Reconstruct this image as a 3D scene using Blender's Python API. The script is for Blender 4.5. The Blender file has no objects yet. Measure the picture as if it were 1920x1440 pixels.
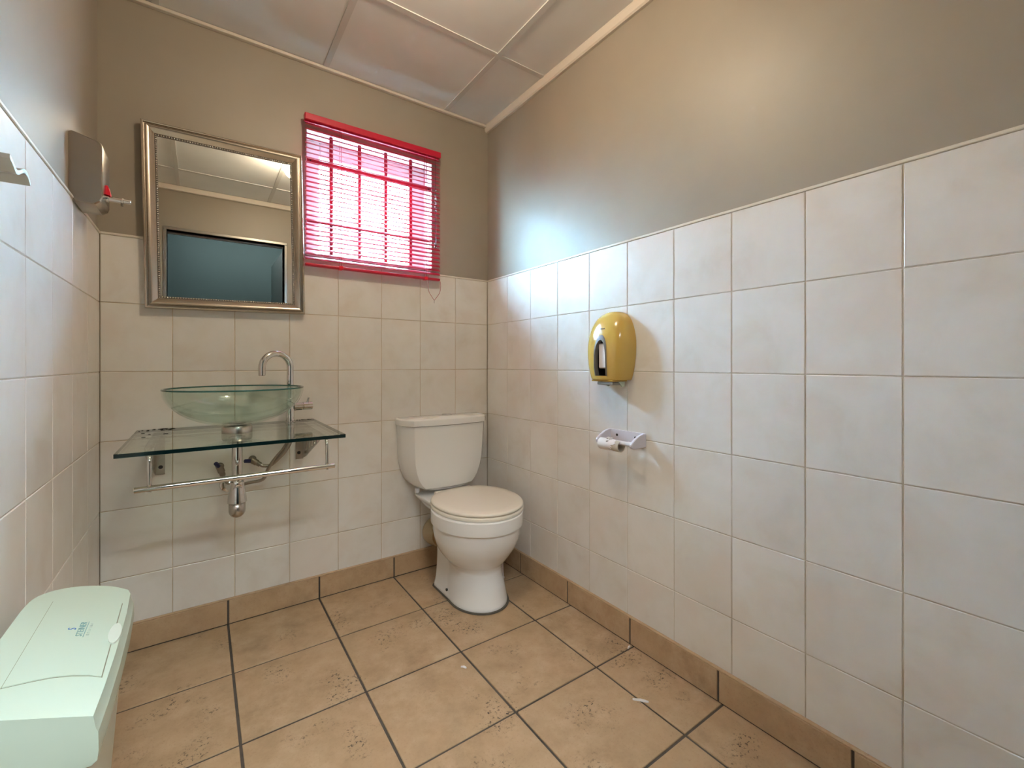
import bpy, bmesh, math, random
from mathutils import Vector, Matrix
random.seed(7)
S = bpy.context.scene
COL = S.collection

# ------------------------------------------------------------------ camera
cam_d = bpy.data.cameras.new('camera')
cam = bpy.data.objects.new('camera', cam_d); COL.objects.link(cam)
cam.location = (-1.3248, -2.1249, 1.0497)
cam.rotation_euler = (math.pi/2, 0, -0.61327)
cam_d.sensor_fit = 'HORIZONTAL'; cam_d.sensor_width = 36
cam_d.lens = 828.54/1920*36
cam_d.shift_y = -37.24/1920
cam_d.clip_start = 0.01
S.camera = cam

# ------------------------------------------------------------------ sky, exposure
W = bpy.data.worlds.new('world'); S.world = W; W.use_nodes = True
bg = W.node_tree.nodes['Background']
bg.inputs[0].default_value = (0.42, 0.75, 1.0, 1)
bg.inputs[1].default_value = 66.0
LAMP = 84.0           # ceiling lamp globe
PASSAGE_FILL = 22.0        # unseen fill panel added in the passage
S.view_settings.view_transform = 'Standard'
S.view_settings.look = 'None'
S.view_settings.gamma = 1
S.view_settings.use_curve_mapping = False
S.view_settings.exposure = 1.22
S.cycles.diffuse_bounces = 7
S.cycles.max_bounces = 11
S.cycles.transparent_max_bounces = 24

# ------------------------------------------------------------------ room numbers (metres)
L = -1.619            # left wall tile face (X)
F = -2.085            # front wall face (Y)
H = 2.395             # ceiling
P = 0.008             # paint lies this far behind the tile faces
Z0, TH = 1.0217, 0.2496   # tile row joint at eye height, row pitch
ZT = 1.514            # top of tiles
# ================================================================== materials
def new_mat(name):
    m = bpy.data.materials.new(name); m.use_nodes = True
    nt = m.node_tree; b = nt.nodes['Principled BSDF']
    return m, nt, b

def simple(name, col, rough=.5, metal=0., coat=0., spec=.5, bump=None, emis=None, estr=0):
    m, nt, b = new_mat(name)
    b.inputs['Base Color'].default_value = (*col, 1)
    b.inputs['Roughness'].default_value = rough
    b.inputs['Metallic'].default_value = metal
    b.inputs['Specular IOR Level'].default_value = spec
    b.inputs['Coat Weight'].default_value = coat
    b.inputs['Coat Roughness'].default_value = .06
    if emis:
        b.inputs['Emission Color'].default_value = (*emis, 1)
        b.inputs['Emission Strength'].default_value = estr
    if bump:
        add_bump(nt, b, *bump)
    return m

def coords(nt, rnd=True, kind='Object'):
    tc = nt.nodes.new('ShaderNodeTexCoord')
    if not rnd: return tc.outputs[kind]
    oi = nt.nodes.new('ShaderNodeObjectInfo')
    mu = nt.nodes.new('ShaderNodeMath'); mu.operation = 'MULTIPLY'; mu.inputs[1].default_value = 37.0
    nt.links.new(oi.outputs['Random'], mu.inputs[0])
    ad = nt.nodes.new('ShaderNodeVectorMath'); ad.operation = 'ADD'
    nt.links.new(tc.outputs[kind], ad.inputs[0]); nt.links.new(mu.outputs[0], ad.inputs[1])
    return ad.outputs[0]

def noise(nt, vec, scale, detail=4, rough=.55, dist=0.):
    n = nt.nodes.new('ShaderNodeTexNoise')
    n.inputs['Scale'].default_value = scale; n.inputs['Detail'].default_value = detail
    n.inputs['Roughness'].default_value = rough; n.inputs['Distortion'].default_value = dist
    nt.links.new(vec, n.inputs['Vector'])
    return n.outputs['Fac']

def ramp(nt, fac, stops):
    r = nt.nodes.new('ShaderNodeValToRGB')
    while len(r.color_ramp.elements) < len(stops): r.color_ramp.elements.new(.5)
    for e, (p, c) in zip(r.color_ramp.elements, stops):
        e.position = p; e.color = (*c, 1) if len(c) == 3 else c
    nt.links.new(fac, r.inputs[0])
    return r.outputs[0]

def mixc(nt, fac, a, b, mode='MIX'):
    m = nt.nodes.new('ShaderNodeMix'); m.data_type = 'RGBA'; m.blend_type = mode
    for sock, v in ((m.inputs[0], fac), (m.inputs[6], a), (m.inputs[7], b)):
        if hasattr(v, 'is_linked'): nt.links.new(v, sock)
        elif isinstance(v, (int, float)): sock.default_value = v
        else: sock.default_value = (*v, 1)
    return m.outputs[2]

def add_bump(nt, b, scale, strength, dist=.002, vec=None):
    vec = vec or coords(nt, False)
    f = noise(nt, vec, scale, 3)
    bp = nt.nodes.new('ShaderNodeBump'); bp.inputs['Strength'].default_value = strength
    bp.inputs['Distance'].default_value = dist
    nt.links.new(f, bp.inputs['Height']); nt.links.new(bp.outputs[0], b.inputs['Normal'])

def tile_mat():
    m, nt, b = new_mat('glazed_wall_tile')
    v = coords(nt)
    f1 = noise(nt, v, 7, 6, .55, .4)
    base = ramp(nt, f1, [(.28, (.70, .66, .61)), (.45, (.755, .735, .70)), (.60, (.785, .77, .745)), (.78, (.775, .77, .75))])
    f2 = noise(nt, v, 4.5, 4, .5, .3)
    k = ramp(nt, f2, [(.52, (0, 0, 0)), (.72, (1, 1, 1))])
    c = mixc(nt, k, base, (.755, .70, .65))
    oi = nt.nodes.new('ShaderNodeObjectInfo')
    tone = ramp(nt, oi.outputs['Random'], [(0, (.95, .95, .95)), (1, (1.0, 1.0, 1.0))])
    c = mixc(nt, 1.0, c, tone, 'MULTIPLY')
    nt.links.new(c, b.inputs['Base Color'])
    b.inputs['Roughness'].default_value = .31
    b.inputs['Coat Weight'].default_value = .22; b.inputs['Coat Roughness'].default_value = .10
    add_bump(nt, b, 26, .10, .002, v)
    return m

def floor_mat(name, dirt=True, dark=1.0):
    m, nt, b = new_mat(name)
    v = coords(nt)
    f1 = noise(nt, v, 11, 7, .68)
    d = dark
    base = ramp(nt, f1, [(.28, (.31*d, .21*d, .122*d)), (.48, (.415*d, .29*d, .176*d)), (.62, (.47*d, .338*d, .217*d)), (.8, (.52*d, .385*d, .26*d))])
    f3 = noise(nt, v, 3.0, 3)
    c = mixc(nt, ramp(nt, f3, [(.4, (0, 0, 0)), (.65, (.55, .55, .55))]), base, (.44*d, .30*d, .175*d))
    f4 = noise(nt, v, 160, 3, .7)
    c = mixc(nt, ramp(nt, f4, [(.33, (.35, .35, .35)), (.42, (0, 0, 0))]), c, (.28*d, .17*d, .095*d))
    if dirt:
        w = coords(nt, False, 'Generated')
        tc = nt.nodes.new('ShaderNodeNewGeometry')
        f5 = noise(nt, tc.outputs['Position'], 85, 4, .8)
        f6 = noise(nt, tc.outputs['Position'], 5.5, 3, .55)
        sp = ramp(nt, f5, [(.555, (0, 0, 0)), (.60, (1, 1, 1))])
        mk = ramp(nt, f6, [(.535, (0, 0, 0)), (.65, (1, 1, 1))])
        s2 = mixc(nt, 1.0, sp, mk, 'MULTIPLY')
        c = mixc(nt, s2, c, (.045, .03, .02))
    nt.links.new(c, b.inputs['Base Color'])
    b.inputs['Roughness'].default_value = .48
    add_bump(nt, b, 70, .22, .002, v)
    return m

def paint_mat(name, col, rough=.42, spec=.5):
    m, nt, b = new_mat(name)
    v = coords(nt, False)
    f = noise(nt, v, 3, 3)
    c = ramp(nt, f, [(.3, tuple(x*.95 for x in col)), (.7, tuple(min(1, x*1.04) for x in col))])
    nt.links.new(c, b.inputs['Base Color'])
    b.inputs['Roughness'].default_value = rough
    b.inputs['Specular IOR Level'].default_value = spec
    add_bump(nt, b, 220, .12, .001, v)
    return m

def grout_mat(name, a, b_, rough=.8):
    m, nt, b = new_mat(name)
    v = coords(nt, False)
    f = noise(nt, v, 6, 6, .7)
    nt.links.new(ramp(nt, f, [(.35, a), (.65, b_)]), b.inputs['Base Color'])
    b.inputs['Roughness'].default_value = rough
    return m

def clear_glass(name, tint, ior=1.5, rough=.01, gloss=1.0):
    m = bpy.data.materials.new(name); m.use_nodes = True
    nt = m.node_tree; nt.nodes.clear()
    o = nt.nodes.new('ShaderNodeOutputMaterial')
    t = nt.nodes.new('ShaderNodeBsdfTransparent'); t.inputs[0].default_value = (*tint, 1)
    g = nt.nodes.new('ShaderNodeBsdfGlossy'); g.inputs['Roughness'].default_value = rough
    g.inputs[0].default_value = (gloss, gloss, gloss, 1)
    lw = nt.nodes.new('ShaderNodeLayerWeight'); lw.inputs[0].default_value = .5
    pw = nt.nodes.new('ShaderNodeMath'); pw.operation = 'POWER'; pw.inputs[1].default_value = 5
    r0 = ((ior-1)/(ior+1))**2
    fr = nt.nodes.new('ShaderNodeMath'); fr.operation = 'MULTIPLY_ADD'; fr.inputs[1].default_value = 1-r0; fr.inputs[2].default_value = r0
    nt.links.new(lw.outputs['Facing'], pw.inputs[0]); nt.links.new(pw.outputs[0], fr.inputs[0])
    mx = nt.nodes.new('ShaderNodeMixShader')
    nt.links.new(fr.outputs[0], mx.inputs[0]); nt.links.new(t.outputs[0], mx.inputs[1]); nt.links.new(g.outputs[0], mx.inputs[2])
    nt.links.new(mx.outputs[0], o.inputs[0])
    return m

M = {}
M['tile'] = tile_mat()
M['grout'] = grout_mat('wall_grout', (.46, .40, .31), (.66, .62, .55))
M['grout_back'] = grout_mat('wall_grout_yellowed', (.44, .35, .245), (.64, .55, .44))
M['floor_tile'] = floor_mat('terracotta_floor_tile')
M['skirt_tile'] = floor_mat('terracotta_skirting_tile', False, 1.1)
M['floor_grout'] = grout_mat('dark_floor_grout', (.045, .038, .032), (.10, .085, .07))
M['paint'] = paint_mat('taupe_wall_paint', (.325, .285, .230), .46)
M['ceiling'] = paint_mat('ceiling_board', (.76, .77, .76), .7, .3)
M['tbar'] = simple('ceiling_bar_enamel', (.62, .62, .60), .45)
M['cornice'] = simple('cream_cornice', (.66, .60, .52), .5)
M['trim'] = simple('cream_tile_trim', (.70, .65, .57), .35)
M['china'] = simple('glazed_white_china', (.84, .85, .86), .12, coat=.4)
M['china_cream'] = simple('ivory_cistern_china', (.82, .82, .81), .14, coat=.4)
M['seat'] = simple('ivory_plastic_seat', (.80, .755, .67), .22)
M['chrome'] = simple('polished_chrome', (.72, .71, .70), .08, 1)
M['steel'] = simple('brushed_steel', (.52, .49, .45), .27, 1)
M['soap_steel'] = simple('dull_brushed_steel', (.40, .36, .31), .24, 1)
M['braid'] = simple('braided_steel_hose', (.36, .32, .27), .38, 1, bump=(420, .7, .001))
M['brass'] = simple('tarnished_brass', (.27, .235, .19), .42, .8)
M['blue'] = simple('navy_plastic', (.01, .015, .09), .35)
M['black'] = simple('black_plastic', (.012, .012, .012), .4)
M['rubber'] = simple('black_rubber', (.02, .02, .02), .6)
M['red'] = simple('crimson_enamel', (.36, .005, .024), .30)
M['headrail'] = simple('bright_crimson_enamel', (.52, .008, .035), .32)
M['red_bar'] = simple('red_painted_steel', (.36, .02, .04), .4)
M['red_plastic'] = simple('bright_red_plastic', (.75, .01, .03), .3)
M['frame'] = simple('champagne_silver_frame', (.56, .49, .41), .27, 1)
M['bead'] = simple('silver_bead', (.66, .62, .56), .25, .9)
M['mirror'] = simple('mirror_silver', (.80, .82, .79), .0, 1)
M['white_frame'] = simple('white_window_paint', (.78, .78, .78), .4)
M['yellow'] = simple('mustard_plastic', (.60, .40, .095), .16, coat=.3)
M['dark_grey'] = simple('grey_plastic', (.17, .155, .13), .45)
M['paper'] = simple('white_tissue', (.80, .78, .80), .9)
M['lilac'] = simple('lilac_white_plastic', (.66, .63, .69), .32)
M['card'] = simple('grey_cardboard', (.52, .46, .38), .9, bump=(60, .3, .002))
M['card_tan'] = simple('tan_cardboard', (.55, .40, .25), .9)
M['bin'] = simple('cream_bin_plastic', (.50, .61, .52), .27)
M['bin_side'] = simple('pale_bin_plastic', (.56, .62, .55), .34)
M['bin_tab'] = simple('pale_green_plastic', (.58, .66, .60), .3)
M['groove'] = simple('dark_seam', (.20, .19, .13), .7)
M['ink_blue'] = simple('blue_ink', (.01, .12, .45), .5)
M['ink_teal'] = simple('teal_ink', (.10, .26, .28), .5)
M['ink_pale'] = simple('pale_teal_ink', (.38, .50, .46), .5)
M['ink_grey'] = simple('grey_ink', (.22, .17, .08), .5)
M['glass'] = clear_glass('green_bowl_glass', (.895, .95, .93), 1.55)
M['glass_rim'] = simple('dark_green_glass_edge', (.02, .10, .085), .08)
M['shelf'] = clear_glass('green_shelf_glass', (.90, .955, .93), 1.5, .02)
M['shelf_edge'] = simple('dark_teal_glass_edge', (.004, .018, .02), .06)
M['pane'] = clear_glass('window_glass', (.97, .98, 1.0), 1.45, .0)
M['clear'] = clear_glass('clear_plastic', (.86, .86, .88), 1.45, .05)
M['grime'] = simple('black_mould', (.012, .012, .010), .9)
M['seal'] = simple('dirty_grey_sealant', (.10, .09, .075), .8, bump=(90, .6, .003))
M['pvc'] = simple('stained_cream_pipe', (.52, .42, .27), .55, bump=(45, .8, .006))
M['pvc_brown'] = simple('brown_stained_pipe', (.34, .19, .06), .45)
M['teal'] = paint_mat('dark_teal_paint', (.0075, .0115, .0105), .7, .1)
M['door_frame'] = simple('grey_steel_door_frame', (.30, .28, .25), .35, .7)
M['plaster'] = simple('plain_plaster', (.6, .58, .54), .8)
M['lamp_glass'] = simple('warm_opal_lamp', (.9, .85, .75), .4, emis=(1.0, .80, .57), estr=LAMP)
M['fill_glow'] = simple('added_fill_glow', (.9, .9, .85), .4, emis=(.90, .98, 1.0), estr=PASSAGE_FILL)  # glow of the fill panel added in the passage
M['paving'] = simple('concrete_paving', (.30, .29, .27), .85)
M['white_plastic'] = simple('white_plastic', (.72, .70, .73), .35)

# ================================================================== helpers
def obj(name, bm, mat, parent=None, smooth=False, kind=None, loc=None, auto=None):
    me = bpy.data.meshes.new(name)
    if isinstance(bm, bmesh.types.BMesh):
        bmesh.ops.recalc_face_normals(bm, faces=bm.faces[:])
        bm.to_mesh(me); bm.free()
    o = bpy.data.objects.new(name, me)
    for m_ in (mat if isinstance(mat, (list, tuple)) else [mat]):
        me.materials.append(m_)
    if smooth:
        for p in me.polygons: p.use_smooth = True
        if auto is not None:
            me.set_sharp_from_angle(angle=math.radians(auto))
    COL.objects.link(o)
    if parent: o.parent = parent
    if kind: o['kind'] = kind
    if loc: o.location = loc
    return o

def tag(o, label, cat, group=None):
    o['label'] = label; o['category'] = cat
    if group: o['group'] = group
    return o

def thing(name, label, cat, loc, group=None, rot=(0, 0, 0)):
    o = bpy.data.objects.new(name, None); COL.objects.link(o)
    o.location = loc; o.rotation_euler = rot
    o.empty_display_size = .05
    return tag(o, label, cat, group)

def adopt(root, *objs):
    """parts were modelled in world space: make them children of root without moving them"""
    inv = (Matrix.Translation(root.location) @ root.rotation_euler.to_matrix().to_4x4()).inverted()
    for o in objs:
        o.data.transform(inv)
        o.parent = root

def box(bm, x0, x1, y0, y1, z0, z1, bev=0, seg=1, mi=0):
    r = bmesh.ops.create_cube(bm, size=1)
    vs = r['verts']
    for v in vs:
        v.co = Vector(((x0+x1)/2 + v.co.x*(x1-x0), (y0+y1)/2 + v.co.y*(y1-y0), (z0+z1)/2 + v.co.z*(z1-z0)))
    fs = set(f for v in vs for f in v.link_faces)
    for f in fs: f.material_index = mi
    if bev:
        es = list(set(e for v in vs for e in v.link_edges))
        bmesh.ops.bevel(bm, geom=es, offset=bev, segments=seg, affect='EDGES', profile=.5)
    return bm

def bx(*a, **k):
    return box(bmesh.new(), *a, **k)

def loft(bm, rings, caps=True, closed=True):
    R = [[bm.verts.new(p) for p in r] for r in rings]
    n = len(R[0])
    for a, b in zip(R, R[1:]):
        for i in range(n if closed else n-1):
            j = (i+1) % n
            bm.faces.new((a[i], a[j], b[j], b[i]))
    if caps:
        bm.faces.new(R[0][::-1]); bm.faces.new(R[-1])
    return bm

def lathe(bm, prof, c=(0, 0, 0), n=40, axis='Z', cap=True):
    rings = []
    for r, h in prof:
        ring = []
        for i in range(n):
            t = 2*math.pi*i/n
            a, b = r*math.cos(t), r*math.sin(t)
            p = {'Z': (a, b, h), 'Y': (a, h, b), 'X': (h, a, b)}[axis]
            ring.append(Vector(p)+Vector(c))
        rings.append(ring)
    return loft(bm, rings, cap)

def smoothpath(pts, n=8):
    pts = [Vector(p) for p in pts]
    out = []
    for i in range(len(pts)-1):
        p0 = pts[max(i-1, 0)]; p1 = pts[i]; p2 = pts[i+1]; p3 = pts[min(i+2, len(pts)-1)]
        for k in range(n):
            t = k/n
            out.append(.5*((2*p1)+(p2-p0)*t+(2*p0-5*p1+4*p2-p3)*t*t+(3*p1-p0-3*p2+p3)*t**3))
    out.append(pts[-1])
    return out

def tube(bm, pts, r, n=12, caps=True):
    pts = [Vector(p) for p in pts]
    rings = []
    t0 = (pts[1]-pts[0]).normalized()
    up = Vector((0, 0, 1)) if abs(t0.z) < .9 else Vector((1, 0, 0))
    u = t0.cross(up).normalized()
    for i, p in enumerate(pts):
        t = (pts[min(i+1, len(pts)-1)]-pts[max(i-1, 0)]).normalized()
        u = (u - t*u.dot(t)).normalized()
        v = t.cross(u)
        rr = r[i] if isinstance(r, (list, tuple)) else r
        rings.append([p+u*rr*math.cos(2*math.pi*k/n)+v*rr*math.sin(2*math.pi*k/n) for k in range(n)])
    return loft(bm, rings, caps)

def prism(bm, poly, axis, a, b):
    """poly of 2-D points extruded along axis from a to b"""
    def P3(p, h):
        return {'X': (h, p[0], p[1]), 'Y': (p[0], h, p[1]), 'Z': (p[0], p[1], h)}[axis]
    return loft(bm, [[P3(p, a) for p in poly], [P3(p, b) for p in poly]])

# ------------------------------------------------------------------ tiles
_tiles = {}
def tile_mesh(w, h, t, bev, plane, mat, d=1):
    """a tile with a bevelled face; plane 'X' / 'Y' / 'Z' is the axis its face looks along, d its sign"""
    key = (round(w, 4), round(h, 4), plane, d, mat.name)
    if key in _tiles: return _tiles[key]
    def q(u, v, n):
        n *= d
        return {'X': (n, u, v), 'Y': (u, n, v), 'Z': (u, v, n)}[plane]
    a, b = w/2, h/2
    rect = lambda s, n: [q(-a+s, -b+s, n), q(a-s, -b+s, n), q(a-s, b-s, n), q(-a+s, b-s, n)]
    vs = rect(0, -t) + rect(0, -bev) + rect(bev*.45, -bev*.3) + rect(bev, 0)
    fs = []
    for k in range(3):
        for i in range(4):
            j = (i+1) % 4
            fs.append((k*4+i, k*4+j, k*4+4+j, k*4+4+i))
    fs.append((12, 13, 14, 15)); fs.append((3, 2, 1, 0))
    me = bpy.data.meshes.new('tile'); me.from_pydata(vs, [], fs)
    bm = bmesh.new(); bm.from_mesh(me); bmesh.ops.recalc_face_normals(bm, faces=bm.faces[:]); bm.to_mesh(me); bm.free()
    me.materials.append(mat); _tiles[key] = me
    return me

def put_tile(name, w, h, t, bev, plane, d, loc, mat, parent, jig=.0012):
    me = tile_mesh(w, h, t, bev, plane, mat, d)
    o = bpy.data.objects.new(name, me); COL.objects.link(o); o.parent = parent
    o.location = loc
    j = lambda: random.uniform(-jig, jig)
    o.rotation_euler = (j(), j(), j())
    return o

# ================================================================== the setting
floor_o = obj('floor', bx(L-.15, .12, F-.12, .15, -.06, -.0035), M['floor_grout'], kind='structure')
fj, ft = .0075, .012
xs = [0.0, -.2034, -.5474, -.8914, -1.2354, -1.5794, L]
ys = [0.0, -.352, -.696, -1.040, -1.384, -1.728, F]
for i in range(len(xs)-1):
    for j in range(len(ys)-1):
        x0, x1, y0, y1 = xs[i+1], xs[i], ys[j+1], ys[j]
        g = lambda e, lim: fj/2
        w, h = x1-x0-fj, y1-y0-fj
        put_tile('floor_tile', w, h, ft, .0015, 'Z', 1, ((x0+x1)/2, (y0+y1)/2, random.uniform(-.0008, .0004)), M['floor_tile'], floor_o, .0008)

# --- walls: plaster slab (painted), grout bed over the tiled part, then each tile
wall_right = obj('wall_right', bx(P, .14, F-.12, .15, 0, 2.46), M['paint'], kind='structure')
wall_left = obj('wall_left', bx(L-.14, L-P, F-.12, .15, 0, 2.46), M['paint'], kind='structure')
WX0, WX1, WZ0, WZ1 = -.942, -.336, 1.535, 2.098      # window opening
bm = bmesh.new()
box(bm, L-.14, WX0, P, .15, 0, 2.46); box(bm, WX1, .14, P, .15, 0, 2.46)
box(bm, WX0, WX1, P, .15, 0, WZ0); box(bm, WX0, WX1, P, .15, WZ1, 2.46)
wall_back = obj('wall_back', bm, M['paint'], kind='structure')
DX0, DX1, DZ = -1.535, -.745, 2.06                   # doorway in the front wall
bm = bmesh.new()
box(bm, L-.14, DX0, F-.11, F, 0, 2.46); box(bm, DX1, .14, F-.11, F, 0, 2.46); box(bm, DX0, DX1, F-.11, F, DZ, 2.46)
wall_front = obj('wall_front', bm, M['paint'], kind='structure')

obj('grout_bed', bx(.0022, P+.002, F, 0, 0, ZT), M['grout'], wall_right)
obj('grout_bed', bx(L-P-.002, L-.0022, F, 0, 0, ZT), M['grout'], wall_left)
obj('grout_bed', bx(L, 0, .0022, P+.002, 0, ZT), M['grout_back'], wall_back)
rows = [0.09, .2730, .5225, .7721, 1.0217, 1.2713, ZT]
wj = .0026
def wall_tiles(parent, plane, d, face, edges):
    for a, b in zip(edges, edges[1:]):
        for z0, z1 in zip(rows, rows[1:]):
            c, w = (a+b)/2, abs(b-a)-wj
            off = random.uniform(-.0005, .0004)
            loc = (face-d*abs(off), c, (z0+z1)/2) if plane == 'X' else (c, face-d*abs(off), (z0+z1)/2)
            put_tile('tile', w, z1-z0-wj, .006, .0016, plane, d, loc, M['tile'], parent)
wall_tiles(wall_right, 'X', -1, 0, [0] + [-(.1984+.2015*k) for k in range(0, 10)] + [F])
wall_tiles(wall_left, 'X', 1, L, [0] + [-.202*k for k in range(1, 11)] + [F])
wall_tiles(wall_back, 'Y', -1, 0, [-.202*k for k in range(0, 8)] + [L])

# tile edge trims
def struct(name, bm, mat): return obj(name, bm, mat, kind='structure')
struct('trim_1', bx(-.0025, P, F, -.0, ZT-.001, ZT+.008, bev=.0018), M['trim'])
struct('trim_2', bx(L+.0, 0, -.0025, P, ZT-.001, ZT+.008, bev=.0018), M['trim'])
struct('trim_3', bx(L-P, L+.0025, F, 0, ZT-.001, ZT+.008, bev=.0018), M['trim'])

# baseboards of cut floor tiles
BT, BH = .013, .098
def baseboard(name, horiz, face, d, cuts, lo, hi):
    """cuts: joint positions along the wall"""
    e = [lo] + cuts + [hi]
    if horiz:   # runs along X, face towards -Y
        bed = obj(name, bx(min(lo, hi), max(lo, hi), face-BT+.003, face, 0, BH), M['floor_grout'], kind='structure')
        led = obj('mortar_ledge', bx(min(lo, hi), max(lo, hi), face-BT, face, BH, BH+.006, bev=.0015), M['skirt_tile'], bed)
    else:
        a, b = sorted((face, face+d*(BT-.003)))
        bed = obj(name, bx(a, b, min(lo, hi), max(lo, hi), 0, BH), M['floor_grout'], kind='structure')
        a, b = sorted((face, face+d*BT))
        led = obj('mortar_ledge', bx(a, b, min(lo, hi), max(lo, hi), BH, BH+.006, bev=.0015), M['skirt_tile'], bed)
    for p, q in zip(e, e[1:]):
        c, w = (p+q)/2, abs(q-p)-.007
        zc = (.004+BH)/2
        if horiz: put_tile('skirting_tile', w, BH-.004, .009, .0015, 'Y', -1, (c, face-BT, zc), M['skirt_tile'], bed)
        else: put_tile('skirting_tile', w, BH-.004, .009, .0015, 'X', d, (face+d*BT, c, zc), M['skirt_tile'], bed)
baseboard('baseboard_back', True, 0, -1, [-.2034, -.5474, -.8914, -1.2354, -1.5794], 0, L)
baseboard('baseboard_right', False, 0, -1, [-.332, -.681, -1.026, -1.371, -1.718], 0, F)
baseboard('baseboard_left', False, L, 1, [-.352, -.696, -1.040, -1.384, -1.728], 0, F)

# ceiling: boards in a lay-in grid
ceil = obj('ceiling', bx(L-.14, .14, F-.12, .15, H+.014, H+.07), M['plaster'], kind='structure')
cx = [0.0, -.264, -.864, -1.464, L]; cy = [0.0, -.514, -1.114, -1.714, F]
for i in range(4):
    for j in range(4):
        x0, x1, y0, y1 = cx[i+1], cx[i], cy[j+1], cy[j]
        me_w, me_h = x1-x0-.004, y1-y0-.004
        o = put_tile('ceiling_board', me_w, me_h, .01, .001, 'Z', -1, ((x0+x1)/2, (y0+y1)/2, H+random.uniform(.0005, .0015)), M['ceiling'], ceil, .0012)
bw = .012
for x in cx[1:-1]:
    obj('grid_bar', bx(x-bw, x+bw, F, 0, H-.0035, H+.006), M['tbar'], ceil)
for y in cy[1:-1]:
    for i in range(4):
        a, b = cx[i+1]+bw, cx[i]-bw
        dz = random.uniform(-.0005, .0015)
        obj('grid_bar', bx(a, b, y-bw, y+bw, H-.003+dz, H+.006), M['tbar'], ceil)
# cornice angles
struct('trim_4', prism(bmesh.new(), [(P, H), (P, H-.036), (-.004, H-.036), (-.010, H-.030), (-.016, H-.006), (-.016, H)], 'Y', F, P), M['cornice'])
struct('trim_5', bx(L-P, P, -.012, P, H-.014, H-.001, bev=.002), M['cornice'])
struct('trim_6', bx(L-P, P, F, F+.03, H-.04, H-.001, bev=.004), M['cornice'])
struct('trim_7', bx(L-P, L+.012, F, 0, H-.022, H-.001, bev=.003), M['cornice'])

# doorway: steel frame and the dark teal passage behind the camera
door = obj('door_1', bx(DX0-.022, DX1+.022, F-.115, F+.008, DZ, DZ+.022, bev=.003), M['door_frame'], kind='structure')
obj('door_jamb', bx(DX0-.022, DX0, F-.115, F+.008, 0, DZ+.001, bev=.003), M['door_frame'], door)
obj('door_jamb', bx(DX1, DX1+.022, F-.115, F+.008, 0, DZ+.001, bev=.003), M['door_frame'], door)
obj('door_stop', bx(DX0, DX1, F-.09, F-.06, DZ-.014, DZ, bev=.002), M['door_frame'], door)
leaf = obj('door_leaf', bx(DX1+.005, DX1+.045, F-.90, F-.12, .01, DZ-.02, bev=.002), M['teal'], door)
bm = bmesh.new()
box(bm, -2.4, 1.0, -3.35, -3.25, 0, 2.5); box(bm, -2.5, -2.4, -3.35, F-.11, 0, 2.5); box(bm, 1.0, 1.1, -3.35, F-.11, 0, 2.5)
box(bm, -2.5, L-.14, F-.11, F-.01, 0, 2.5); box(bm, .14, 1.1, F-.11, F-.01, 0, 2.5)
struct('wall_passage', bm, M['teal'])
struct('floor_passage', bx(-2.5, 1.1, -3.35, F-.115, -.06, 0), M['floor_tile'])
struct('ceiling_passage', bx(-2.5, 1.1, -3.35, F-.11, 2.5, 2.56), M['plaster'])

# outside, unseen: ground added against light from below, overhang added to block high sky
struct('ground_outside', bx(-12, 12, .151, 20, -.25, -.15), M['paving'])
struct('eave_sky_blocker', bx(-4, 4, .151, .80, 2.34, 2.42), M['white_frame'])
# ------------------------------------------------------------------ window
win = obj('window_1', bx(WX0+.001, WX1-.001, .012, .148, WZ0-.004, WZ0+.012, bev=.002), M['white_frame'], kind='structure')
fw = .076
for a in ((WX0, WX0+fw, WZ0, WZ1), (WX1-fw, WX1, WZ0, WZ1), (WX0+fw, WX1-fw, WZ1-fw, WZ1), (WX0+fw, WX1-fw, WZ0, WZ0+fw*.6)):
    obj('window_frame', bx(a[0]+.001, a[1]-.001, .105, .146, a[2]+.001, a[3]-.001, bev=.004), M['white_frame'], win)
obj('window_pane', bx(WX0+fw-.004, WX1-fw+.004, .122, .126, WZ0+fw*.6-.004, WZ1-fw+.004), M['pane'], win)
obj('reveal_lining', bx(WX0, WX1, P+.002, .105, WZ1-.003, WZ1-.0005), M['white_frame'], win)
obj('reveal_lining', bx(WX1-.003, WX1-.0005, P+.002, .105, WZ0+.012, WZ1-.003), M['white_frame'], win)
obj('reveal_lining', bx(WX0+.0005, WX0+.003, P+.002, .105, WZ0+.012, WZ1-.003), M['white_frame'], win)

# burglar bars
gr = thing('security_grille', 'red painted steel burglar bars in the window behind the blind', 'grille', (-.639, .025, WZ0+.012))
for x in (-.833, -.7045, -.5765, -.447):
    b1 = bmesh.new(); box(b1, x-.008, x+.008, .022, .028, WZ0+.012, WZ1-.003, bev=.001)
    adopt(gr, obj('vertical_bar', b1, M['red_bar']))
for z in (1.963, 1.694):
    b1 = bx(WX0+.003, WX1-.003, .014, .021, z-.008, z+.008, bev=.001)
    o = obj('cross_bar', b1, M['red_bar'])
    adopt(gr, o)
    for x in (WX0+.018, WX1-.018):
        s_ = obj('screw', lathe(bmesh.new(), [(.0035, .0125), (.0035, .0138)], (x, 0, z), 10, 'Y'), M['black'])
        adopt(gr, s_)

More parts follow.
